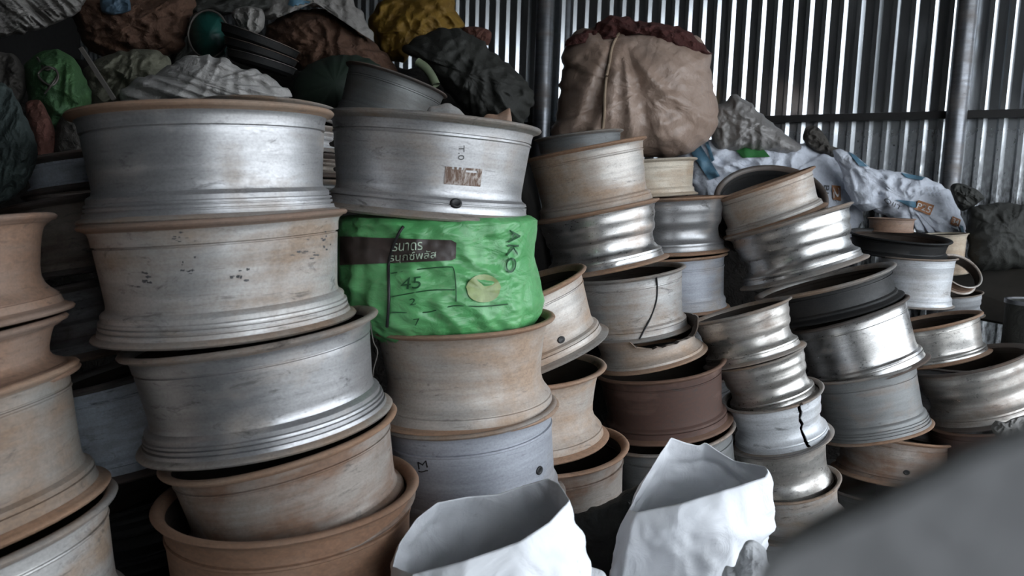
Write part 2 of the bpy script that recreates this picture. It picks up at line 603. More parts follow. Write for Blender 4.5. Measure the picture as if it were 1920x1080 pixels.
def valve(key, u, v, r=0.013):
    s = RIMS[key]
    a, b = solve(s['surf'], u, v, -math.pi / 2, s['H'] * 0.3)
    p = s['surf'](a, b)
    X = (s['surf'](a + .02, b) - p).normalized()
    Y = (s['surf'](a, b + .004) - p).normalized()
    N = X.cross(Y)
    if N.dot(CP - p) < 0:
        N = -N
    vs, fs = [], []
    for q, (rr, d) in enumerate(((1.2, -.004), (1.15, .0025), (.9, .0045), (.7, .003), (.3, .0022))):
        for i in range(18):
            t = 2 * math.pi * i / 18
            vs.append(p + X * (rr * r * math.cos(t)) + Y * (rr * r * .8 * math.sin(t)) + N * d)
    for q in range(4):
        for i in range(18):
            j = (i + 1) % 18
            fs.append((q * 18 + i, q * 18 + j, q * 18 + 18 + j, q * 18 + 18 + i))
    fs.append(tuple(72 + i for i in range(18)))
    mesh_obj('valve_hole', local(vs, s['root']), fs, M['rubber'], s['root'])['label'] = 'black valve hole'


G0, G05, G1, G2, GF = 'rims of the near left stack', 'rims of the dark stack behind the near left stack', 'rims of the tall left stack', 'rims of the stack with the green bag', 'rims glimpsed behind the two front stacks'
G3, G4, G5, G7, G6, G8 = 'tilted rims beside the green bag', 'rims of the centre stack', 'rims of the slim stack behind the centre stack', 'rims of the stack with the cracked rim', 'leaning rims right of centre', 'rims at the far right'

# --- near left stack, cut by the frame
rim('0a', 'peach rusty wheel rim at top of the stack cut off by the left picture edge', -475, 470, 66, 398, 196, 1.6, 'W', 'peach', group=G0)
rim('0b', 'peach wheel rim sunk into a dusty grey one, second in the cut off left stack', -440, 690, 92, 598, 118, 1.6, 'W', 'peach', group=G0)
rim('0c', 'dusty grey rim with broad rusty lower lip, third in the cut off left stack', -440, 800, 113, 690, 262, 1.58, 'A', 'beige_dark', group=G0, lip2='lip_rust')
rim('0d', 'silver grey wheel rim lowest in the stack cut off by the left edge', -410, 1060, 185, 952, 260, 1.56, 'A', 'silver_dusty', group=G0)
# --- dark stack behind
rim('5a', 'blue gleaming dark rim behind the tall left stack, topmost of its dark stack', 58, 312, 420, 268, 66, 2.4, 'S', 'blue_gleam', group=G05)
rim('5b', 'dark brown rim under the blue gleaming one in the shaded stack', 30, 395, 400, 340, 132, 2.38, 'W', 'dark_brown', group=G05)
rim('5c', 'sooty wide rim with white scuffs, third in the shaded stack', 30, 552, 412, 474, 130, 2.36, 'C', 'dark', group=G05)
rim('5d', 'blue black rim with a valve hole, fourth in the shaded stack', 80, 725, 455, 630, 172, 2.34, 'A', 'blue_gleam', group=G05)
rim('5e', 'very dark rim under the blue black one in the shaded stack', 110, 930, 480, 850, 110, 2.34, 'C', 'black', group=G05)
rim('5f', 'dark ribbed rim lowest visible in the shaded stack', 130, 1058, 500, 985, 150, 2.34, 'C', 'dark', group=G05)
# --- tall left stack
rim('1a', 'smooth silver rim with brown rolled lip on top of the tall left stack', 152, 224, 620, 204, 196, 1.87, 'G', 'silver', group=G1, lip='lip_rust', lip2='lip_silver')
rim('1b', 'beige rim with black smears and pale rust lip, second in the tall left stack', 173, 421, 647, 391, 208, 1.87, 'G', 'silver_dusty', group=G1, lip='peach', lip2='lip_silver')
rim('1c', 'polished grey steel rim with grooved lower ring, third in the tall left stack', 243, 648, 704, 585, 190, 1.87, 'G', 'steel_grey', group=G1)
rim('1d', 'rust streaked grey rim standing inside the orange one, tall left stack', 312, 856, 741, 770, 178, 1.87, 'A', 'rust_grey', group=G1, lip2='rust_grey')
rim('1e', 'orange rusty rim with wide open lip at the foot of the tall left stack', 305, 922, 783, 905, 235, 1.87, 'S', 'orange', group=G1)
# --- stack with the green bag
rim('2a', 'plain silver rim with a torn brown sticker, sitting on the green bag', 612, 212, 1016, 244, 176, 2.25, 'A', 'silver', group=G2, lip='lip_silver')
rim('2c', 'beige rim with flared rusty foot right under the green bag', 688, 606, 1041, 588, 176, 2.25, 'W', 'beige', group=G2)
rim('2d', 'blue grey painted rim marked with a black letter M', 712, 783, 1043, 748, 182, 2.25, 'S', 'bluegrey', group=G2)
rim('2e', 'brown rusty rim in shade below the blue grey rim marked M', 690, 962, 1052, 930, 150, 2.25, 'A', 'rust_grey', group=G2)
# --- seen through the gap between both front stacks
rim('fa', 'thin grey lip of a rim behind the brown lipped silver one', 385, 196, 634, 206, 30, 2.95, 'C', 'grey_matte', lean=-4, group=GF)
rim('fb', 'pale scuffed rim edge seen in the gap left of the sticker rim', 385, 238, 639, 240, 48, 2.95, 'C', 'white', group=GF)
rim('fc', 'dark ribbed rim edge seen low in the gap left of the sticker rim', 390, 288, 648, 290, 44, 2.95, 'C', 'dark_brown', group=GF)
rim('fd', 'grey rim edge lowest in the gap between both front stacks', 392, 334, 650, 338, 60, 2.95, 'C', 'grey_matte', group=GF)
# --- tilted rims beside the green bag
rim('3a', 'strongly tilted pale rim leaning against the green bag', 800, 604, 1097, 494, 132, 2.62, 'A', 'beige', group=G3, lip='lip_rust', lip2='lip_silver')
rim('3b', 'beige waisted rim with dark open mouth under the strongly tilted one', 812, 695, 1137, 679, 140, 2.6, 'W', 'beige', group=G3)
rim('3c', 'dusty brown rim with dark open mouth behind the front white sack', 858, 845, 1179, 826, 135, 2.6, 'S', 'rust_grey', group=G3)
# --- centre stack
rim('4z', 'narrow grey ring lying on top of the beige centre stack', 1002, 262, 1168, 243, 40, 3.5, 'S', 'grey_matte', group=G4)
rim('4a', 'cream beige rim with speckled rust, topmost full rim of the centre stack', 984, 300, 1210, 256, 122, 3.35, 'A', 'beige', group=G4)
rim('4b', 'shiny steel rim with rusty rim lips, second in the centre stack', 1000, 416, 1234, 370, 112, 3.35, 'C', 'shiny', lean=-2, group=G4, lip='lip_rust')
rim('4c', 'silver rim with a thin crack line, third in the centre stack', 1056, 524, 1284, 493, 116, 3.3, 'A', 'silver_dusty', group=G4)
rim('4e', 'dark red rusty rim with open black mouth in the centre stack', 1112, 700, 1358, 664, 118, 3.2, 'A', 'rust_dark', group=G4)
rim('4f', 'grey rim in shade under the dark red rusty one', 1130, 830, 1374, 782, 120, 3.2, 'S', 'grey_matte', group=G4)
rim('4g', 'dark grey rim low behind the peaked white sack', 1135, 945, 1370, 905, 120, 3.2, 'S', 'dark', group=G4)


def torn4d(th):
    H = 66 * 3.2 / F
    d = abs((th + math.radians(70) + math.pi) % (2 * math.pi) - math.pi)
    return H * (0.95 if d > 0.85 else 0.60 + 0.35 * (d / 0.85) ** 4)


rim('4d', 'broken pale rim stump with jagged torn top edge on the dark red rim', 1100, 632, 1312, 584, 66, 3.2, 'W', 'beige', group=G4, torn=torn4d, lean=0)
# --- slim stack behind
rim('5p', 'small white silver rim below the big brown sack', 1112, 306, 1305, 296, 68, 3.95, 'S', 'cream', group=G5)
rim('5q', 'grey ribbed rim under the small white silver one', 1165, 374, 1363, 365, 104, 3.9, 'C', 'steel_grey', group=G5, lip='lip_rust')
rim('5r', 'bluish grey rim lowest visible of the slim rear stack', 1165, 484, 1362, 470, 104, 3.9, 'S', 'bluegrey', group=G5, lip='lip_rust')
rim('5s', 'dark rim hidden low in the slim rear stack', 1170, 592, 1372, 575, 110, 3.9, 'S', 'dark', group=G5)
# --- stack with the cracked rim
rim('7a', 'scraped rusty rim leaning to the left on top of the cracked rim stack', 1296, 606, 1478, 554, 92, 3.25, 'C', 'mixed', lean=-8, group=G7)
rim('7b', 'silver ribbed rim second in the cracked rim stack', 1340, 692, 1506, 638, 92, 3.25, 'C', 'mixed', lean=-6, group=G7)
rim('7c', 'bluish silver rim split by a jagged black crack', 1356, 762, 1537, 712, 92, 3.22, 'C', 'white', group=G7, crack=(math.radians(-76), math.radians(279.5)))
rim('7d', 'grey brown rim right under the cracked one', 1366, 842, 1549, 798, 100, 3.2, 'W', 'mixed', group=G7, lip='lip_dark')
rim('7e', 'grey flared rim carrying the cracked rim stack', 1398, 925, 1570, 880, 84, 3.15, 'W', 'silver_dusty', group=G7)
rim('7f', 'silver rim lowest in the cracked rim stack by the white sack', 1400, 1000, 1560, 968, 70, 3.12, 'S', 'white', group=G7)
# --- leaning rims right of centre
rim('6a', 'brown sandy rim leaning before the printed sacks', 1336, 378, 1521, 312, 76, 3.85, 'A', 'beige', lean=-5, group=G6, lip='lip_rust')
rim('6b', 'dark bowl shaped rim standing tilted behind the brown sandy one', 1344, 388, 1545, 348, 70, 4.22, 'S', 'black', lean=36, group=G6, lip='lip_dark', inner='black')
rim('6c', 'bright steel rim tilted on the black painted one', 1362, 446, 1590, 379, 106, 3.75, 'C', 'shiny', lean=-8, group=G6)
rim('6d', 'black painted rim with scraped silver lip under the bright tilted one', 1420, 560, 1665, 490, 60, 3.75, 'S', 'black', lean=-6, group=G6, lip='lip_silver', lip2='black')
rim('6e', 'bright silver rim between the black one and the matt grey one', 1480, 622, 1691, 550, 118, 3.7, 'A', 'shiny', lean=-9, group=G6, lip='lip_dark')
rim('6f', 'matt grey rim with brown dusty foot below the bright silver one', 1515, 715, 1712, 668, 120, 3.65, 'G', 'grey_matte', lean=-8, group=G6, lip2='lip_rust')
rim('8f', 'low brown rim with a valve hole half hidden by the blurred grey cover', 1574, 800, 1783, 820, 84, 3.9, 'A', 'rust_grey', lean=-6, group=G6)
rim('8g', 'dark rim lying under the low brown rim with a valve hole', 1540, 905, 1760, 900, 90, 3.9, 'A', 'dark', group=G6)
# --- far right
rim('8a', 'wide black ring lying open below the printed sack', 1598, 436, 1776, 446, 34, 4.1, 'S', 'black', lean=6, group=G8)
rim('8b', 'small peach rim on the wide black ring', 1630, 408, 1714, 410, 26, 4.35, 'S', 'peach', group=G8)
rim('8c', 'white painted rim with scuffed lips at the right', 1655, 480, 1788, 482, 92, 3.95, 'A', 'white', group=G8)
rim('8d', 'cream rim standing behind the white painted one', 1735, 440, 1812, 436, 75, 4.42, 'W', 'cream', group=G8)
rim('8e', 'thin brown hoop leaning on the cream rim', 1762, 498, 1842, 516, 22, 4.22, 'S', 'rust_grey', lean=45, group=G8, lip='lip_silver')
rim('8h', 'small pale rim right of the white painted one', 1755, 556, 1838, 544, 45, 4.3, 'C', 'white', group=G8)
rim('8i', 'rusty silver rim with black open mouth at the right', 1650, 622, 1829, 580, 74, 4.0, 'A', 'mixed', lean=-8, group=G8, lip='lip_rust')
rim('8j', 'big scraped rim at the right picture edge', 1715, 702, 1915, 642, 110, 3.75, 'C', 'mixed', lean=-8, group=G8, lip='lip_dark')
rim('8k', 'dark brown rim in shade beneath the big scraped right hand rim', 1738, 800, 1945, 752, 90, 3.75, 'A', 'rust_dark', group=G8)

# --- rims below the picture's lower edge that carry the stacks
def support(key, label, n, group, m='dark'):
    s = RIMS[key]
    mw, R = s['mw'], s['R']
    bot = mw.translation.copy()
    hh = bot.z / n
    for i in range(n):
        b = Vector((bot.x, bot.y, bot.z - hh * (i + 1)))
        rim(key + 'x%d' % i, label if i == 0 else label + ', the lowest', 0, 0, 0, 0, 0, 0, 'S', m, mw=Matrix.Translation(b), size=(R * 0.98, hh * 0.985), group=group)


for key, lab, n, g in (('0d', 'wheel rim under the cut off left stack', 2, G0), ('5f', 'wheel rim at the foot of the shaded stack', 1, G05), ('1e', 'wheel rim under the orange rusty rim', 2, G1),
                       ('2e', 'wheel rim under the brown rim of the green bag stack', 1, G2), ('3c', 'wheel rim under the dusty brown rim', 1, G3), ('4g', 'wheel rim at the foot of the centre stack', 1, G4),
                       ('5s', 'wheel rim at the foot of the slim rear stack', 2, G5), ('8k', 'wheel rim at the foot of the far right stack', 1, G8),
                       ('8i', 'dark wheel rim under the rusty silver rim', 2, G8)):
    support(key, lab, n, g)

for key, u, v, r in (('2a', 855, 381, .014), ('2d', 1011, 882, .013), ('3a', 1052, 637, .012), ('8f', 1700, 886, .013), ('5d', 150, 857, .014), ('1d', 320, 790, .01)):
    if key != '1d':
        valve(key, u, v, r)

# sticker and marks
k = NB('torn_brown_sticker')
_n = k.noise((70, 70, 30), detail=6, rough=0.7, dist=1.0)
k.l(k.mix(k.ramp(_n, 0.45, 0.62), (0.13, 0.075, 0.05), (0.45, 0.40, 0.37)), k.b.inputs['Base Color'])
k.b.inputs['Roughness'].default_value = 0.7
M['sticker'] = k.m
f2a, r2a = on_rim('2a')
patch('sticker', f2a, r2a, [(835, 312), (904, 317), (900, 350), (832, 345)], M['sticker'], 0.0015, 16, 8, 'torn brown sticker', hole=lambda i, j: (i == 0 and j in (3, 5, 7)) or (i == 1 and 9 <= j <= 13))
M['faded_ink'] = plain('faded_grey_ink', (0.13, 0.13, 0.13), 0.6)
text_patch('stamped_mark', 'T.0', f2a, r2a, [(871, 273), (870, 300), (859, 300), (860, 273)], M['faded_ink'], 0.0015)
f2d, r2d = on_rim('2d')
text_patch('marker_letter', 'M', f2d, r2d, [(783, 866), (800, 863), (803, 876), (785, 880)], M['ink'], 0.0015)
tube('marker_line', local([f2d(785 + i * 3.5, 883 + 1.5 * math.sin(i) + (i * .15), .001) for i in range(6)], r2d), .0016, M['ink'], r2d)
f4c, r4c = on_rim('4c')
tube('crack_line', local(smooth_path([f4c(u, v, .001) for u, v in ((1228, 516), (1232, 540), (1230, 565), (1220, 595), (1208, 618), (1199, 636))]), r4c), .0035, M['ink'], r4c)
f1b, r1b = on_rim('1b')
M['smear'] = plain('black_smear', (0.10, 0.10, 0.105), 0.7, var=0.6, sc=90)
for i, (cx, cy, w, h) in enumerate(((330, 444, 17, 12), (268, 522, 20, 20), (452, 508, 18, 24), (612, 458, 8, 24), (350, 500, 16, 20), (570, 470, 22, 16))):
    vs, fs = [], []
    for g in range(9):
        gx, gy = cx + random.gauss(0, .5) * w, cy + random.gauss(0, .5) * h
        gw, gh = random.uniform(.12, .42) * w, random.uniform(.05, .16) * h
        b = len(vs)
        vs.append(f1b(gx, gy, .001))
        for q in range(14):
            t = q / 14 * 2 * math.pi
            rr = 0.7 + 0.7 * noise.noise(Vector((math.cos(t) * 2.2 + i * 5, math.sin(t) * 2.2, g)))
            vs.append(f1b(gx + gw * rr * math.cos(t), gy + gh * rr * math.sin(t), .001))
        fs += [(b, b + 1 + q, b + 1 + (q + 1) % 14) for q in range(14)]
    mesh_obj('smear', local(vs, r1b), fs, M['smear'], r1b)['kind'] = 'stuff'


# ------------------------------------------------------------------ sacks, bags and cloths
def interp_outline(pts, n):
    c = pts
    out = []
    L = len(c)
    per = n // L + 1
    for i in range(L):
        p0, p1, p2, p3 = [Vector(c[(i + q - 1) % L]) for q in range(4)]
        for k in range(per):
            t = k / per
            cr = 0.5 * ((2 * p1) + (p2 - p0) * t + (2 * p0 - 5 * p1 + 4 * p2 - p3) * t * t + (3 * p1 - p0 - 3 * p2 + p3) * t ** 3)
            out.append(cr * 0.75 + (p1 * (1 - t) + p2 * t) * 0.25)
    return out


def sack(name, label, cat, outline, z, T, m, wr=0.02, freq=6.0, seed=0, center=None, group=None, power=0.5, tilt=(0, 0), parent=None, rings=34, dirn=None, folds=0.0, fold_o=None):
    """a filled bag: a closed puffed body whose rim follows the outline, creased by ridged noise"""
    ol = interp_outline(outline, 120)
    ext = max(p[0] for p in outline) - min(p[0] for p in outline)
    jit = min(5.0, 0.02 * ext)
    ol = [p + Vector((noise.noise(Vector((p.x * .06, p.y * .06, seed))), noise.noise(Vector((p.x * .06, p.y * .06, seed + 9))))) * jit * 1.5 for p in ol]
    if center is None:
        center = (sum(p[0] for p in outline) / len(outline), sum(p[1] for p in outline) / len(outline))
    c = Vector(center)
    n = len(ol)
    angs = [math.atan2(p.y - c.y, p.x - c.x) for p in ol]
    sx = Vector((seed * 3.7, seed * 1.3, seed * 2.1))

    def zc(u, v):
        return z + tilt[0] * (u - c.x) / 100 + tilt[1] * (v - c.y) / 100

    def crease(p):
        q = p + sx
        if dirn:
            q = Vector((q.dot(Vector(dirn[0])) * dirn[1], q.y, q.z * 0.8 + q.x * .3))
        w = noise.noise(q * freq * .5) * 0.8
        a = 1 - abs(noise.noise(q * freq + Vector((w, w, w)) * 1.2)) * 2
        b = 1 - abs(noise.noise(q * freq * 2.3 + Vector((5, w, 1)))) * 2
        d = 1 - abs(noise.noise(q * freq * 5.1 + Vector((w, 3, b)))) * 2
        return (a * 0.65 + b * 0.4 + d * 0.16 + w * 0.6 - 0.45) * 1.5

    def depth(u, v, r):
        base = T * max(0.0, 1 - r * r) ** power
        fade = min(1.0, (1 - r) * 5 + 0.12)
        if folds:
            fo = fold_o or (c.x + ext * .18, min(p_[1] for p_ in outline) - ext * .12)
            an = math.atan2(v - fo[1], u - fo[0])
            dist = math.hypot(v - fo[1], u - fo[0]) / ext
            base += folds * (1 - 2 * abs(noise.noise(Vector((math.cos(an) * 4.5, math.sin(an) * 4.5, seed + dist * 1.3))))) * min(1, dist * 1.8) * (1 - r) ** .4
        return base + wr * crease(P(u, v, zc(u, v))) * fade

    vs, fs = [], []
    radii = [math.sin((i / rings) * math.pi / 2) for i in range(1, rings + 1)]
    vs.append(P(c.x, c.y, zc(c.x, c.y) - depth(c.x, c.y, 0)))
    for r in radii:
        for p in ol:
            q = c + (p - c) * r
            vs.append(P(q.x, q.y, zc(q.x, q.y) - depth(q.x, q.y, r)))
    nf = len(vs)
    for i in range(n):
        fs.append((0, 1 + (i + 1) % n, 1 + i))
    for k in range(rings - 1):
        for i in range(n):
            a, b = 1 + k * n + i, 1 + k * n + (i + 1) % n
            fs.append((a, b, b + n, a + n))
    back = [0.93, 0.75, 0.45]
    prev = 1 + (rings - 1) * n
    for r in back:
        st = len(vs)
        for p in ol:
            q = c + (p - c) * r
            vs.append(P(q.x, q.y, zc(q.x, q.y) + T * 0.8 * (1 - r * r) ** .5))
        for i in range(n):
            j = (i + 1) % n
            fs.append((prev + i, prev + j, st + j, st + i))
        prev = st
    vs.append(P(c.x, c.y, zc(c.x, c.y) + T * .8))
    for i in range(n):
        fs.append((prev + i, prev + (i + 1) % n, len(vs) - 1))
    bz = P(c.x, max(p[1] for p in outline), z)
    if parent:
        root = parent
        o = mesh_obj(name, local(vs, parent), fs, m, parent)
    else:
        org = bz
        o = mesh_obj(name, [v - org for v in vs], fs, m)
        o.matrix_world = Matrix.Translation(org)
        tag(o, label, cat, group)
        root = o

    def f(u, v, off):
        d = Vector((u, v)) - c
        an = math.atan2(d.y, d.x)
        rmax = 1.0
        for i in range(n):
            a, b = ol[i] - c, ol[(i + 1) % n] - c
            den = a.x * (b.y - a.y) - a.y * (b.x - a.x)
            ex, ey = math.cos(an), math.sin(an)
            dd = ex * (b.y - a.y) - ey * (b.x - a.x)
            if abs(dd) < 1e-9:
                continue
            s = den / dd
            t = (a.y * ex - a.x * ey) / (-(b.y - a.y) * ex + (b.x - a.x) * ey) if abs(-(b.y - a.y) * ex + (b.x - a.x) * ey) > 1e-9 else -1
            if s > 0 and -1e-6 <= t <= 1 + 1e-6:
                rmax = s
                break
        r = min(1.0, d.length / rmax)
        return P(u, v, zc(u, v) - depth(u, v, r) - off)
    return o, f


M['brown_sack'] = cloth('dusty_brown_plastic_sack', (0.38, 0.285, 0.235), (0.27, 0.185, 0.14), 0.42, 3.0, bump=0.4, spec=0.5)
M['red_net'] = cloth('dark_red_cloth', (0.10, 0.035, 0.03), (0.06, 0.02, 0.018), 0.9, 8.0, bump=0.8)
M['grey_plastic'] = cloth('grey_clear_plastic', (0.27, 0.255, 0.245), (0.17, 0.16, 0.155), 0.35, 4.0, bump=0.5, spec=0.6)
M['white_woven'] = cloth('white_woven_sack', (0.62, 0.65, 0.72), (0.50, 0.53, 0.60), 0.6, 5.0, weave=0, bump=0.5)
M['print_blue'] = plain('blue_print', (0.09, 0.19, 0.27), 0.55)
M['print_green'] = plain('green_print', (0.03, 0.15, 0.04), 0.55)
M['print_orange'] = plain('orange_print', (0.36, 0.16, 0.07), 0.55)
M['print_white'] = plain('white_print', (0.75, 0.75, 0.75), 0.55)
M['print_grey'] = plain('grey_print', (0.25, 0.26, 0.28), 0.55)
M['print_ink'] = plain('dark_print', (0.09, 0.09, 0.09), 0.55)
M['yellow'] = cloth('mustard_yellow_sack', (0.22, 0.13, 0.018), (0.12, 0.065, 0.012), 0.65, 4.0)
M['black_bag'] = cloth('dark_grey_sack', (0.035, 0.036, 0.032), (0.02, 0.02, 0.018), 0.7, 4.0, bump=0.4)
M['brown_cloth'] = cloth('brown_dirty_sacking', (0.115, 0.06, 0.037), (0.06, 0.032, 0.022), 0.85, 5.0, bump=0.7)
M['pale_sack'] = cloth('pale_grey_sack', (0.30, 0.285, 0.27), (0.16, 0.15, 0.14), 0.7, 5.0, bump=0.5)
M['white_dirty'] = cloth('dirty_white_sack', (0.46, 0.445, 0.43), (0.25, 0.24, 0.23), 0.65, 4.0, bump=0.5)
M['olive'] = cloth('olive_grey_sack', (0.155, 0.15, 0.11), (0.09, 0.09, 0.065), 0.75, 5.0, bump=0.5)
M['green_sack'] = cloth('grass_green_sack', (0.055, 0.13, 0.045), (0.025, 0.06, 0.03), 0.65, 6.0, bump=0.5)
M['teal_dark'] = cloth('dark_teal_sack', (0.042, 0.058, 0.055), (0.02, 0.028, 0.027), 0.75, 6.0, bump=0.7)
M['teal_plastic'] = plain('dark_teal_plastic', (0.008, 0.055, 0.045), 0.45)
M['green_plastic'] = plain('dark_green_plastic', (0.024, 0.036, 0.027), 0.5)
M['rag_red'] = cloth('faded_red_rag', (0.10, 0.04, 0.032), (0.07, 0.03, 0.02), 0.9, 6.0)
M['grey_rag'] = cloth('grey_brown_rag', (0.075, 0.068, 0.06), (0.04, 0.036, 0.032), 0.85, 6.0)
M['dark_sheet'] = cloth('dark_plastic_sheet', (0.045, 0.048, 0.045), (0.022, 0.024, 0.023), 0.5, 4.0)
M['rope'] = plain('pale_rope', (0.32, 0.24, 0.17), 0.8)
M['mound'] = cloth('dark_scrap_dirt', (0.03, 0.025, 0.022), (0.012, 0.011, 0.01), 0.9, 7.0, bump=1.0)

# mounds of mixed scrap below the sacks
def mound(name, label, pts, seed, left=0.0):
    vs, fs = [], []
    nx, ny = 60, 30
    for i in range(ny + 1):
        for j in range(nx + 1):
            s, t = j / nx, i / ny
            a = Vector(pts[0]).lerp(Vector(pts[1]), s)
            b = Vector(pts[3]).lerp(Vector(pts[2]), s)
            q = a.lerp(b, t)
            edge = min(1, s * 8 + left, (1 - s) * 8) * min(1, t * 5, (1 - t) * 8 + .2)
            z = q.z * max(0, edge) ** .6 + 0.07 * noise.fractal(Vector((q.x * 2.5, q.y * 2.5, seed)), 1, 2, 4) * edge
            vs.append(Vector((q.x, q.y, max(0.0, z))))
    for i in range(ny):
        for j in range(nx):
            a = i * (nx + 1) + j
            fs.append((a, a + 1, a + nx + 2, a + nx + 1))
    o = mesh_obj(name, vs, fs, M['mound'])
    tag(o, label, 'scrap heap', kind='stuff')


mound('scrap_mound', 'dark heap of mixed scrap under the sacks at the back left', [(-3.6, 3.0, 1.75), (0.35, 3.45, 1.6), (0.42, 6.0, 2.5), (-3.6, 7.2, 2.75)], 1)
mound('scrap_mound', 'dark heap of mixed scrap under the printed sacks at the back right', [(0.45, 4.5, 1.78), (2.75, 4.6, 0.7), (2.75, 4.85, 0.9), (0.45, 6.0, 1.85)], 2, .5)

# --- back right
bs, f = sack('brown_sack', 'huge dusty brown sack with red top standing behind the centre stack', 'sack', [(1033, 258), (1044, 215), (1052, 150), (1056, 92), (1078, 62), (1120, 50), (1180, 46), (1250, 50), (1300, 66), (1328, 95), (1335, 140), (1343, 200), (1347, 238), (1322, 268), (1285, 292), (1240, 296), (1160, 292), (1080, 282)], 4.75, 0.34, M['brown_sack'], 0.022, 4, 1, power=.45, folds=.08, fold_o=(1160, 50))
sack('sack_top', None, None, [(1058, 84), (1080, 64), (1110, 52), (1148, 29), (1185, 36), (1215, 41), (1255, 46), (1285, 56), (1312, 76), (1337, 104), (1300, 88), (1250, 66), (1200, 60), (1150, 62), (1100, 74)], 4.62, 0.10, M['red_net'], 0.045, 8, 2, parent=bs)
tube('rope', local(smooth_path([f(u, v, .012) for u, v in ((1168, 54), (1158, 66), (1147, 90), (1143, 115), (1137, 145), (1134, 175), (1133, 210), (1130, 240))]), bs), .009, M['rope'], bs)
sack('plastic_bag', 'grey crumpled clear plastic bag beside the huge brown sack', 'bag', [(1336, 205), (1372, 180), (1392, 182), (1420, 205), (1445, 228), (1482, 258), (1512, 285), (1460, 292), (1400, 285), (1345, 290), (1332, 240)], 4.95, 0.16, M['grey_plastic'], 0.03, 7, 3)
p1, f = sack('printed_sack', 'white printed sack with blue and green bands behind the brown sandy rim', 'sack', [(1272, 296), (1300, 272), (1350, 258), (1420, 262), (1480, 266), (1540, 280), (1578, 300), (1602, 340), (1614, 380), (1616, 425), (1570, 455), (1400, 470), (1300, 430), (1288, 350)], 5.0, 0.18, M['white_woven'], 0.032, 7, 4, folds=0.024)
patch('blue_band', f, p1, [(1293, 282), (1312, 270), (1350, 330), (1330, 338)], M['print_blue'], .016, 6, 10)
patch('blue_band', f, p1, [(1322, 266), (1328, 265), (1340, 300), (1334, 304)], M['print_blue'], .016, 4, 8)
patch('green_band', f, p1, [(1362, 261), (1420, 266), (1444, 294), (1392, 296)], M['print_green'], .016, 8, 6)
patch('blue_band', f, p1, [(1586, 332), (1598, 334), (1604, 352), (1590, 350)], M['print_blue'], .016, 4, 4)
patch('orange_label', f, p1, [(1560, 347), (1576, 349), (1577, 377), (1562, 374)], M['print_orange'], .016, 5, 5)
text_patch('lettering', '2', f, p1, [(1574, 352), (1574, 372), (1563, 371), (1563, 351)], M['print_white'], .020)
text_patch('lettering', 'BIG', f, p1, [(1555, 348), (1553, 381), (1543, 380), (1545, 347)], M['print_ink'], .018)
for i in range(4):
    text_patch('small_print', 'IIIII IIII', f, p1, [(1440 + i * 9, 268), (1452 + i * 9, 284), (1450 + i * 9, 287), (1437 + i * 9, 271)], M['print_grey'], .018)
p2, f = sack('printed_sack', 'white printed sack with orange number labels draped over the far right rims', 'sack', [(1562, 282), (1598, 287), (1630, 314), (1680, 320), (1740, 334), (1780, 357), (1800, 388), (1808, 420), (1813, 462), (1790, 468), (1745, 447), (1700, 425), (1640, 396), (1600, 385), (1578, 330)], 4.75, 0.12, M['white_woven'], 0.032, 7, 5, folds=0.024, center=(1700, 375))
patch('blue_band', f, p2, [(1590, 284), (1602, 290), (1630, 312), (1612, 312)], M['print_blue'], .016, 5, 5)
patch('blue_band', f, p2, [(1690, 324), (1735, 332), (1728, 338), (1700, 333)], M['print_blue'], .016, 6, 3)
patch('blue_band', f, p2, [(1680, 374), (1716, 378), (1720, 390), (1706, 388)], M['print_blue'], .016, 6, 4)
patch('orange_label', f, p2, [(1722, 375), (1752, 385), (1744, 404), (1714, 392)], M['print_orange'], .016, 6, 6)
text_patch('lettering', 'P25', f, p2, [(1722, 380), (1748, 388), (1743, 400), (1718, 390)], M['print_white'], .021)
patch('orange_label', f, p2, [(1786, 405), (1802, 412), (1798, 425), (1782, 420)], M['print_orange'], .016, 5, 5)
text_patch('lettering', '34', f, p2, [(1788, 409), (1799, 413), (1796, 422), (1785, 418)], M['print_white'], .021)
text_patch('lettering', 'QIIT', f, p2, [(1660, 370), (1692, 388), (1688, 396), (1656, 379)], M['print_ink'], .020)
patch('blue_band', f, p2, [(1800, 422), (1806, 424), (1812, 456), (1806, 456)], M['print_blue'], .016, 3, 6)
for i in range(4):
    text_patch('small_print', 'IIII III', f, p2, [(1738 + i * 7, 350), (1744 + i * 7, 366), (1741 + i * 7, 368), (1735 + i * 7, 352)], M['print_grey'], .018)
sack('plastic_wrap', 'crumpled pale wrap with brown scraps above the printed sacks', 'wrap', [(1510, 240), (1530, 236), (1552, 262), (1562, 282), (1590, 284), (1570, 296), (1530, 285), (1505, 262)], 4.95, 0.07, M['grey_rag'], 0.03, 10, 6)
sack('plastic_wrap', 'dark crumpled wrap at the right end of the printed sacks', 'wrap', [(1782, 350), (1800, 344), (1832, 356), (1846, 372), (1830, 384), (1806, 396), (1790, 378)], 4.5, 0.08, M['black_bag'], 0.03, 9, 7)
sack('dark_sack', 'dark sack slumped in the shade at the far right', 'sack', [(1815, 400), (1835, 385), (1880, 380), (1940, 390), (1990, 420), (1990, 500), (1900, 505), (1822, 500)], 4.45, 0.15, M['black_bag'], 0.02, 5, 8)
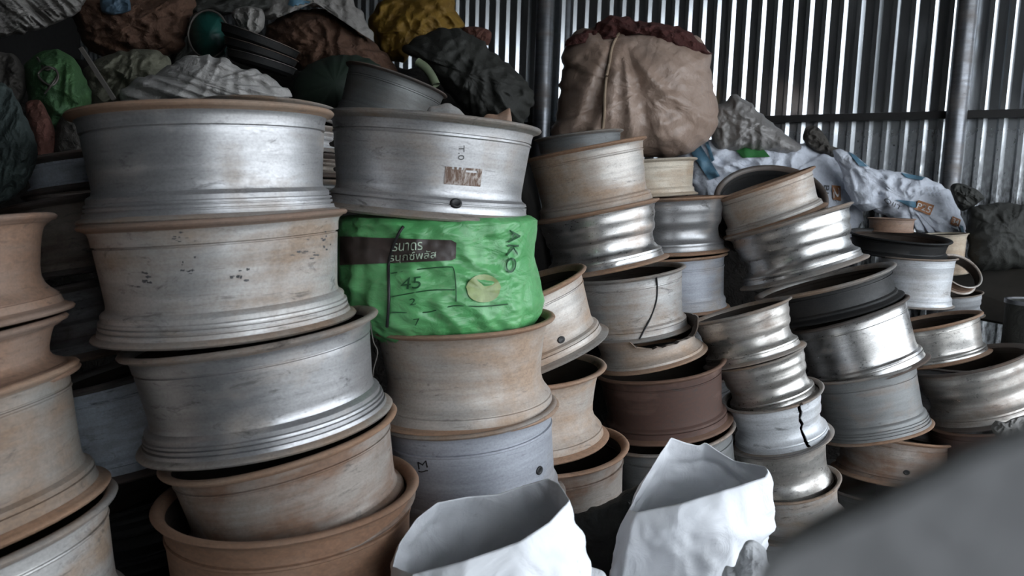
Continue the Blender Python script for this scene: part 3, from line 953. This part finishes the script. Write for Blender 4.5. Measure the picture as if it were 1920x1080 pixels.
# grey brown sheet lying at the right
vs = [P(1700, 500, 5.0), P(2050, 478, 4.2), P(2080, 640, 3.75), P(1822, 594, 4.4)]
nrm = (vs[1] - vs[0]).cross(vs[3] - vs[0]).normalized() * 0.02
M['sheet_board'] = plain('grey_brown_board', (0.065, 0.058, 0.05), 0.6, sc=9)
o = mesh_obj('board', [v for v in vs] + [v + nrm for v in vs], [(0, 1, 2, 3), (7, 6, 5, 4), (0, 4, 5, 1), (1, 5, 6, 2), (2, 6, 7, 3), (3, 7, 4, 0)], M['sheet_board'], smooth=False)
tag(o, 'grey brown board slanting behind the rims at the right picture edge', 'board')
top, X, Y, Z, R = frame_from_lip(1893, 566, 2010, 562, 3.9)
HB = top.z
root = empty('drum', Matrix.Translation(Vector((top.x, top.y, 0))))
tag(root, 'dark open drum cut by the right picture edge', 'drum')
lathe('drum_wall', [(R * .9, 0), (R * .95, HB * .33), (R * .98, HB * .34), (R * .95, HB * .35), (R * .95, HB * .66), (R * .98, HB * .67), (R * .95, HB * .68), (R * .96, HB - .01), (R * .92, HB - .01), (R * .88, .02), (0.001, .02), (0.001, 0)], M['black_bag'], root, 40)
lathe('drum_rim', [(R, HB - .02), (R, HB), (R * .92, HB), (R * .92, HB - .02)], M['pole'], root, 40)

# --- back left heap
HG = 'sacks and scrap piled at the back left'
sack('yellow_sack', 'mustard yellow sack on top of the heap at the back', 'sack', [(690, 42), (704, 15), (740, -12), (840, -14), (858, 25), (870, 50), (840, 64), (805, 80), (775, 92), (757, 116), (722, 112), (705, 90), (694, 66)], 4.7, 0.22, M['yellow'], 0.05, 6, 11, folds=0.040)
sack('dark_sack', 'long dark grey sack slumped right of the mustard yellow one', 'sack', [(752, 96), (770, 78), (800, 60), (840, 52), (880, 62), (930, 100), (975, 140), (998, 168), (999, 200), (982, 232), (930, 236), (880, 215), (845, 180), (805, 140), (775, 108)], 4.3, 0.22, M['black_bag'], 0.04, 5, 12, folds=0.032)
sack('rag', 'rust coloured rag hanging beside the long dark sack by the wall', 'rag', [(870, 50), (905, 52), (922, 62), (915, 85), (890, 75), (872, 66)], 4.6, 0.05, M['rag_red'], 0.02, 9, 13)
sack('brown_sacking', 'brown dirty sacking bulging behind the metal trays', 'sack', [(495, 62), (512, 38), (560, 18), (620, 20), (660, 46), (700, 80), (735, 115), (745, 150), (680, 150), (600, 125), (560, 132), (530, 115)], 4.35, 0.25, M['brown_cloth'], 0.045, 6, 14, folds=0.024)
p3, f = sack('pale_sack', 'pale sack with a small blue label lying over the brown sacking', 'sack', [(482, 32), (505, -14), (640, -14), (678, 25), (704, 76), (662, 46), (622, 18), (562, 12), (512, 34)], 4.2, 0.10, M['pale_sack'], 0.03, 8, 15, center=(590, 4))
patch('blue_label', f, p3, [(545, -4), (583, 3), (566, 17), (540, 9)], M['print_blue'], .008, 5, 4)
sack('brown_sacking', 'dark brown crumpled sacking in the far upper left corner', 'sack', [(120, -20), (350, -20), (358, 40), (335, 98), (250, 112), (170, 98), (140, 40)], 3.9, 0.2, M['brown_cloth'], 0.05, 6, 16)
p4, f = sack('pale_sack', 'pale striped sack in the top left picture corner', 'sack', [(-60, -20), (140, -20), (160, 8), (130, 34), (60, 60), (-60, 70)], 3.7, 0.12, M['pale_sack'], 0.04, 8, 17, dirn=((1, 0, 1), 2.2))
sack('printed_scrap', 'blue printed scrap of sack wedged at the top left', 'scrap', [(188, 0), (205, -14), (236, -12), (246, 18), (215, 28), (192, 22)], 3.65, 0.04, plain('dull_blue_print', (0.05, 0.085, 0.12), .6), 0.015, 9, 18)
sack('plastic_bucket', 'dark teal plastic bucket lying on the heap left of the trays', 'bucket', [(352, 66), (360, 30), (384, 20), (414, 27), (427, 60), (422, 100), (395, 110), (368, 104)], 3.8, 0.14, M['teal_plastic'], 0.004, 3, 19, power=.6)
tube('bucket_hoop', local([P(390 + 37 * math.cos(t / 24 * 6.283), 64 + 45 * math.sin(t / 24 * 6.283), 3.72) for t in range(25)], bpy.data.objects['plastic_bucket']), .006, M['wire'], bpy.data.objects['plastic_bucket'])
sack('pale_sack', 'pale torn sack scrap above the metal trays', 'sack', [(434, 24), (455, 12), (492, 18), (495, 52), (472, 66), (446, 50)], 3.95, 0.08, M['pale_sack'], 0.03, 9, 20)
sack('dark_sack', 'dark crumpled sack between the teal bucket and the picture top', 'sack', [(318, 20), (345, -10), (500, -12), (500, 20), (420, 30), (370, 30), (350, 110), (320, 110)], 4.1, 0.1, M['black_bag'], 0.03, 7, 21, center=(350, 18))
for i, (a, b, c_, d, hh, lab) in enumerate(((420, 46, 560, 96, 20, 'upper dark metal tray of the tilted pile on the heap'), (425, 72, 557, 113, 18, 'middle dark metal tray of the tilted pile on the heap'), (430, 94, 554, 128, 18, 'lowest dark metal tray of the tilted pile on the heap'))):
    top, X, Y, Z, R = frame_from_lip(a, b, c_, d, 3.55 + .01 * i)
    H = hh * 3.55 / F
    root = empty('metal_tray', mat_of(top - Z * H, X, Y, Z))
    tag(root, lab, 'tray', 'tilted pile of dark metal trays')
    lathe('tray_body', [(0.001, 0), (R * .8, 0), (R * .93, H * .3), (R * .97, H * .95), (R * .94, H * .95), (R * .9, H * .4), (R * .78, .006), (0.001, .006)], M['black'], root, 48)
    lathe('tray_rim', [(R * .96, H * .9), (R, H * .95), (R, H), (R * .94, H)], M['lip_dark'], root, 48)
sack('dirty_sack', 'dirty white sack lying just behind the brown lipped silver rim', 'sack', [(226, 172), (250, 150), (290, 138), (330, 115), (370, 103), (410, 108), (450, 123), (490, 133), (522, 155), (548, 180), (500, 200), (400, 205), (300, 205), (235, 200)], 3.05, 0.14, M['white_dirty'], 0.035, 6, 22, folds=0.040, dirn=((.3, 0, 1), 1.8))
sack('olive_sack', 'olive grey sack behind the thin wooden stick', 'sack', [(158, 130), (200, 104), (250, 93), (300, 97), (322, 112), (312, 145), (275, 170), (232, 192), (180, 205), (163, 172)], 3.35, 0.14, M['olive'], 0.035, 6, 23, folds=0.032)
p5, f = sack('green_sack', 'grass green sack with a brown tangle of string at the left', 'sack', [(46, 122), (75, 97), (110, 93), (140, 112), (160, 148), (174, 186), (152, 224), (115, 240), (92, 246), (60, 205), (48, 160)], 3.0, 0.13, M['green_sack'], 0.03, 6, 24, folds=0.024)
tube('string', local(smooth_path([f(u, v, .01) for u, v in ((70, 108), (85, 130), (102, 128), (109, 145), (98, 160), (80, 152), (72, 138), (90, 125), (108, 138), (96, 160), (84, 175))]), p5), .004, M['wire'], p5)
sack('rag', 'faded red rag hanging below the grass green sack', 'rag', [(48, 195), (75, 188), (96, 225), (105, 262), (98, 296), (70, 300), (55, 250)], 2.85, 0.06, M['rag_red'], 0.02, 7, 25)
sack('rag', 'grey brown rag bundled left of the brown lipped silver rim', 'rag', [(103, 252), (118, 216), (150, 208), (185, 222), (205, 280), (190, 310), (110, 306)], 2.85, 0.08, M['grey_rag'], 0.02, 7, 26)
sack('teal_sack', 'dark teal sack hanging at the left edge above the cut off stack', 'sack', [(-60, 165), (8, 158), (34, 190), (55, 235), (69, 272), (66, 312), (46, 352), (0, 385), (-60, 385)], 1.98, 0.08, M['teal_dark'], 0.022, 9, 27, dirn=((1, 0, -.4), 2.0))
sack('dark_sack', 'dark grey crumpled sack above the dark teal one', 'sack', [(-40, 100), (20, 100), (46, 128), (50, 168), (30, 200), (-40, 195)], 3.0, 0.1, M['grey_rag'], 0.04, 8, 28)
a, b = P(152, 90, 2.75), P(214, 186, 2.75)
d = (b - a).normalized()
sd = d.cross(FW).normalized()
o = box('wooden_stick', (a + b) / 2, d * ((b - a).length / 2), sd * .007, FW * .006, plain('weathered_stick', (0.075, 0.068, 0.06), .8))
tag(o, 'thin grey stick leaning on the olive sack', 'stick')
bs_, f = sack('plastic_basin', 'dark green plastic basin tipped over behind the grey alloy pot', 'basin', [(545, 172), (558, 142), (590, 116), (640, 103), (690, 110), (716, 130), (716, 200), (640, 225), (560, 215)], 3.75, 0.16, M['green_plastic'], 0.002, 2, 29, power=.6)
tube('basin_edge', local(smooth_path([f(u, v, -.05) for u, v in ((548, 170), (560, 143), (591, 118), (640, 105), (690, 112))]), bs_), .006, M['green_plastic'], bs_)
rim('pot', 'dull grey alloy rim tipped to the right behind the sticker rim', 652, 120, 838, 178, 92, 3.25, 'S', 'pot', lean=-3, group='loose rims on the heap')
sack('metal_offcut', 'pale grey metal offcut beside the tipped alloy rim', 'offcut', [(798, 218), (822, 196), (845, 196), (874, 226), (866, 392), (810, 392)], 2.44, 0.02, M['silver_dusty'], 0.003, 5, 30)
sack('metal_offcut', 'peach triangular metal offcut sticking out of the sticker rim', 'offcut', [(904, 228), (935, 214), (955, 203), (958, 212), (960, 245), (950, 396), (910, 396)], 2.3, 0.012, M['peach'], 0.003, 5, 31)

o = tube('plastic_tube', smooth_path([P(783, 116, 3.98), P(797, 126, 3.97), P(808, 140, 3.96), P(818, 160, 3.95)], 6), .022, plain('pale_green_plastic', (0.16, 0.19, 0.12), .5), seg=12)
tag(o, 'pale green bent plastic tube lying on the long dark grey sack', 'tube')
# --- green drum shaped bag in the stack
k = NB('green_plastic_bag')
_b = k.noise((5, 5, 5), detail=6, dist=1.0)
_f = k.noise((60, 60, 60), detail=4)
_c = k.mix(k.ramp(_b, 0.35, 0.68), (0.075, 0.30, 0.10), (0.13, 0.38, 0.15))
_c = k.mix(k.ramp(_f, 0.55, 0.8, 0, .3), _c, (0.30, 0.36, 0.22))
k.l(_c, k.b.inputs['Base Color'])
k.b.inputs['Roughness'].default_value = 0.36
k.bump(k.noise((11, 11, 22), detail=6, rough=.55, dist=0.8), 0.5, 0.02)
M['green_bag'] = k.m
GZ = 2.25
rows = [(404, 636, 1000), (412, 630, 1014), (430, 628, 1014), (455, 628, 1010), (480, 628, 1008), (510, 628, 1016), (540, 630, 1023), (562, 636, 1027), (585, 648, 1022), (605, 668, 1008), (625, 700, 985), (655, 730, 950)]


def row_at(v):
    v = max(rows[0][0], min(rows[-1][0], v))
    for a, b in zip(rows, rows[1:]):
        if a[0] <= v <= b[0]:
            t = (v - a[0]) / (b[0] - a[0])
            return a[1] + (b[1] - a[1]) * t, a[2] + (b[2] - a[2]) * t
    return rows[-1][1:]


def gsurf(a, v, off=0.0):
    l, r = row_at(v)
    ctr = P((l + r) / 2, v, GZ)
    rx = (r - l) / 2 * GZ / F
    c, s = math.cos(a), math.sin(a)
    q = Vector((c * 1.6, s * 1.6, v / 95.0))
    w = noise.noise(q * 1.1)
    cr = (1 - 2 * abs(noise.noise(q * 1.9 + Vector((w, 0, w))))) * .014 + (1 - 2 * abs(noise.noise(q * 3.7 + Vector((3, w, 1))))) * .007 + (1 - 2 * abs(noise.noise(q * 7.5 + Vector((w, 2, w))))) * .004 + noise.noise(q * .9 + Vector((7, 1, 2))) * .012
    fold = 0.008 * max(0, math.sin((c * 3.0 - v / 60.0) * 2.2)) ** 6
    k_ = min(1, max(0.15, (1 - abs(c)) * 3))
    rr = rx - 0.012 + (cr + fold) * k_ + off
    return ctr + Vector((RT.x, RT.y, RT.z)) * (rr * c) + Vector((0, 1, 0)) * (rr * .93 * s)


vs, fs = [], []
NA, NV = 180, 84
for i in range(NV + 1):
    v = rows[0][0] + (rows[-1][0] - rows[0][0]) * i / NV
    for j in range(NA):
        vs.append(gsurf(2 * math.pi * j / NA, v))
for i in range(NV):
    for j in range(NA):
        l = (j + 1) % NA
        fs.append((i * NA + j, (i + 1) * NA + j, (i + 1) * NA + l, i * NA + l))
org = P(830, 655, GZ)
fs.append(tuple(range(NA)))
fs.append(tuple(reversed([NV * NA + j for j in range(NA)])))
gb = mesh_obj('green_bag', [v - org for v in vs], fs, M['green_bag'])
gb.matrix_world = Matrix.Translation(org)
tag(gb, 'bright green printed plastic bag squeezed between two rims, marked 45', 'bag')


def fg(u, v, off):
    a, b = solve(gsurf, u, v, -math.pi / 2, v, .02, 2.0) if False else (None, None)
    aa, vv = -math.pi / 2, v
    for _ in range(12):
        p = proj(gsurf(aa, vv))
        l, r = row_at(vv)
        aa += (u - p[0]) / max(30, (r - l) / 2 * abs(math.sin(aa)) + 30)
        aa = max(-math.pi * .98, min(-.06, aa))
        vv += (v - p[1]) * .8
    return gsurf(aa, vv, off)


M['bag_brown'] = plain('dark_brown_print', (0.045, 0.032, 0.028), .45, sc=60)
M['bag_grain'] = plain('pale_grain_print', (0.30, 0.37, 0.16), .4, sc=50)
M['bag_dkgreen'] = plain('dark_green_print', (0.02, 0.09, 0.035), .5)
M['bag_text'] = plain('pale_green_lettering', (0.42, 0.52, 0.40), .5)
patch('brown_print_band', fg, gb, [(640, 443), (846, 450), (846, 488), (640, 497)], M['bag_brown'], .005, 30, 6)
patch('brown_print_band', fg, gb, [(846, 450), (855, 455), (854, 484), (846, 488)], M['bag_brown'], .005, 3, 6)
text_patch('lettering', 'รนาดร', fg, gb, [(740, 456), (793, 453), (793, 468), (738, 471)], M['bag_text'], .009)
text_patch('lettering', 'รนุกซ์พลัส', fg, gb, [(733, 475), (818, 468), (818, 488), (733, 495)], M['bag_text'], .009)
text_patch('lettering', '45', fg, gb, [(755, 521), (791, 517), (789, 540), (752, 543)], M['bag_dkgreen'], .007)
text_patch('lettering', '2', fg, gb, [(769, 560), (780, 558), (781, 570), (769, 572)], M['bag_dkgreen'], .007)
text_patch('lettering', '7', fg, gb, [(776, 598), (788, 596), (786, 609), (779, 610)], M['bag_dkgreen'], .007)
text_patch('lettering', 'AKO', fg, gb, [(974, 430), (962, 512), (944, 510), (952, 430)], M['bag_dkgreen'], .007)
vs, fs = [fg(905, 545, .006)], []
for q in range(28):
    t = q / 28 * 2 * math.pi
    vs.append(fg(905 + 33 * math.cos(t) * (1 if math.sin(t) < 0 else .9), 545 + 27 * math.sin(t) * (1.15 if math.sin(t) < 0 else .8), .006))
mesh_obj('grain_print', local(vs, gb), [(0, 1 + q, 1 + (q + 1) % 28) for q in range(28)], M['bag_grain'], gb)
for pts in (((735, 512), (790, 504), (840, 500), (850, 504), (854, 530), (855, 565)), ((735, 556), (790, 546), (820, 543), (852, 543)), ((735, 585), (800, 585), (850, 573), (900, 574), (950, 570))):
    tube('print_line', local(smooth_path([fg(u, v, .005) for u, v in pts], 8), gb), .0014, M['bag_dkgreen'], gb, 4)
tube('strap', local(smooth_path([fg(u, v, .006) for u, v in ((758, 424), (748, 440), (738, 465), (731, 495), (731, 530), (731, 565), (729, 600), (728, 612))], 5), gb), .004, M['rubber'], gb)
tube('wire', local(smooth_path([P(u, v, 2.02) for u, v in ((694, 602), (700, 640), (708, 660), (701, 690), (698, 715), (702, 735))], 6), gb), .0018, M['wire'], gb)


# ------------------------------------------------------------------ open white sacks in front
def resample(loop, n):
    L = []
    pts = loop + [loop[0]]
    for a, b in zip(pts, pts[1:]):
        L.append((b - a).length)
    tot = sum(L)
    out = []
    for i in range(n):
        d = tot * i / n
        k_ = 0
        while d > L[k_]:
            d -= L[k_]
            k_ += 1
        out.append(pts[k_].lerp(pts[k_ + 1], d / L[k_]))
    for _ in range(1):
        out = [(out[i - 1] + out[i] * 10 + out[(i + 1) % n]) / 12 for i in range(n)]
    return out


k = NB('white_polywoven_sack')
_b = k.noise((4, 4, 4), detail=6, dist=1.0)
_s = k.noise((30, 30, 30), detail=5)
_c = k.mix(k.ramp(_b, 0.3, 0.7), (0.70, 0.72, 0.76), (0.80, 0.81, 0.84))
_c = k.mix(k.ramp(_s, 0.66, 0.78, 0, .5), _c, (0.35, 0.34, 0.34))
k.l(_c, k.b.inputs['Base Color'])
k.b.inputs['Roughness'].default_value = 0.55
k.bump(k.noise((11, 11, 11), detail=6, rough=.5, dist=1.2), 0.4, 0.02)
M['white_sack'] = k.m


def open_sack(label, mouth, foot, bulge, seed, slant=0.0):
    n, nv = 168, 64
    top = resample([P(*p) for p in mouth], n)
    bot = resample([Vector(p) for p in foot], n)
    ctr = sum(top, Vector()) / n
    vs, fs = [], []
    for i in range(nv + 1):
        t = i / nv
        tt = t ** 1.3
        for j in range(n):
            p = top[j].lerp(bot[j], tt)
            o_ = Vector((p.x - ctr.x, p.y - ctr.y, 0))
            o_ = o_.normalized() if o_.length > 1e-4 else o_
            q = p * 4 + Vector((seed, seed * 2, 0))
            w = noise.noise(q)
            c_ = (1 - 2 * abs(noise.noise(q * 1.3 + Vector((w, w, 0))))) * .016 + noise.noise(q * .6) * .03
            c_ += (1 - 2 * abs(noise.noise(q * 3.1 + Vector((w, 0, 2 * w))))) * .011 + (1 - 2 * abs(noise.noise(q * 6.3 + Vector((w, 1, w))))) * .004
            p = p + o_ * (bulge * math.sin(math.pi * min(1, t * 1.1)) + c_ * min(1, t * 6 + .12))
            vs.append(p)
    for i in range(nv):
        for j in range(n):
            l = (j + 1) % n
            fs.append((i * n + j, i * n + l, (i + 1) * n + l, (i + 1) * n + j))
    fs.append(tuple(nv * n + j for j in range(n)))
    org = Vector((ctr.x, ctr.y, 0))
    o = mesh_obj('open_sack', [v - org for v in vs], fs, M['white_sack'])
    o.matrix_world = Matrix.Translation(org)
    so = o.modifiers.new('thickness', 'SOLIDIFY')
    so.thickness = .0025
    tag(o, label, 'sack', 'open white woven sacks')
    return o


def foot(u0, u1, z0, z1):
    pts = []
    for u, z in ((u0, z0 + .12), (u0 + 30, z1), ((u0 + u1) / 2, z1 + .02), (u1 - 30, z1), (u1, z0 + .12), (u1 - 30, z0), ((u0 + u1) / 2, z0 - .02), (u0 + 30, z0)):
        q = P(u, 540, z)
        pts.append((q.x, z, 0.0))
    return pts


open_sack('open white woven sack gaping in front of the blue grey rim', [(736, 1062, 1.62), (750, 1020, 1.70), (783, 973, 1.76), (820, 942, 1.80), (873, 932, 1.82), (933, 927, 1.83), (980, 911, 1.83), (1027, 897, 1.81), (1046, 907, 1.76), (1068, 938, 1.68),
           (1030, 978, 1.60), (973, 1014, 1.55), (873, 1050, 1.52), (773, 1076, 1.54)], foot(760, 1120, 1.36, 1.72), .02, 1)
open_sack('peaked open white woven sack in front of the dark red rim', [(1180, 955, 2.02), (1205, 905, 2.09), (1235, 855, 2.15), (1258, 820, 2.18), (1285, 830, 2.19), (1310, 836, 2.19), (1322, 829, 2.19), (1345, 845, 2.17), (1375, 864, 2.14), (1432, 874, 2.06), (1437, 884, 1.99),
           (1432, 894, 1.96), (1353, 918, 1.9), (1277, 942, 1.88), (1195, 960, 1.92)], foot(1110, 1440, 1.74, 2.12), .02, 2)
M['white_flap'] = cloth('white_plastic_flap', (0.55, 0.56, 0.58), (0.42, 0.43, 0.45), .6, 6)
sack('sack_bundle', 'small grey white sack fold standing before the peaked white sack', 'sack', [(1350, 1110), (1378, 1060), (1393, 1020), (1412, 1012), (1434, 1028), (1440, 1050), (1442, 1110), (1440, 1655), (1360, 1655)], 1.72, 0.05, M['white_flap'], 0.015, 9, 33, center=(1402, 1200))
sack('sack_bundle', 'white sack corner between both open white sacks at the bottom edge', 'sack', [(1082, 1080), (1095, 1064), (1112, 1064), (1138, 1082), (1150, 1200), (1150, 1650), (1085, 1650), (1080, 1200)], 1.75, 0.05, M['white_flap'], 0.012, 9, 34, center=(1112, 1250))
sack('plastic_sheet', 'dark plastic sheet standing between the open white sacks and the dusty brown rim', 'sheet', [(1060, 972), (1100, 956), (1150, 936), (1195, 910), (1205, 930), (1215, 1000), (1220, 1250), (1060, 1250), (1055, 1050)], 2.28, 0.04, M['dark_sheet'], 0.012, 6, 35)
sack('plastic_scrap', 'crumpled white plastic scrap lying at the right picture edge', 'scrap', [(1858, 800), (1866, 788), (1885, 792), (1905, 782), (1945, 778), (1945, 818), (1900, 815), (1880, 822), (1868, 818)], 3.25, 0.04, M['white_dirty'], 0.025, 14, 36)

# ------------------------------------------------------------------ out of focus cover close to the lens
cov = [(1400, 1140), (1418, 1065), (1452, 1015), (1540, 962), (1660, 910), (1760, 868), (1860, 826), (2000, 770), (2150, 725)]
vs, fs = [], []
Z0, Z1 = 0.14, 0.22
NS = 40
top = smooth_path([Vector((u, v, 0)) for u, v in cov], 6)
prof = [(Z1, 1.0), (Z1, .35), (Z1 - .015, .1), ((Z0 + Z1) / 2, 0.0), (Z0 + .015, .1), (Z0, .35), (Z0, 1.0)]
for q in top:
    for z, d in prof:
        p = P(q.x, q.y, z)
        low = Vector((p.x, p.y, 0.0))
        p2 = p + Vector((0, 0, -.012 * d)) if d < 1 else low
        p2 = p2 + Vector((0, 0, .004 * noise.noise(p * 30))) if d < 1 else p2
        vs.append(p2)
n = len(prof)
for i in range(len(top) - 1):
    for j in range(n - 1):
        fs.append((i * n + j, i * n + j + 1, (i + 1) * n + j + 1, (i + 1) * n + j))
fs.append(tuple(range(n)))
fs.append(tuple(reversed([(len(top) - 1) * n + j for j in range(n)])))
M['grey_cover'] = cloth('grey_tarpaulin', (0.24, 0.24, 0.245), (0.19, 0.19, 0.195), .8, 9.0, bump=.2)
o = mesh_obj('tarpaulin', vs, fs, M['grey_cover'], sharp=50)
tag(o, 'blurred grey tarpaulin edge close to the lens at lower right', 'tarpaulin')
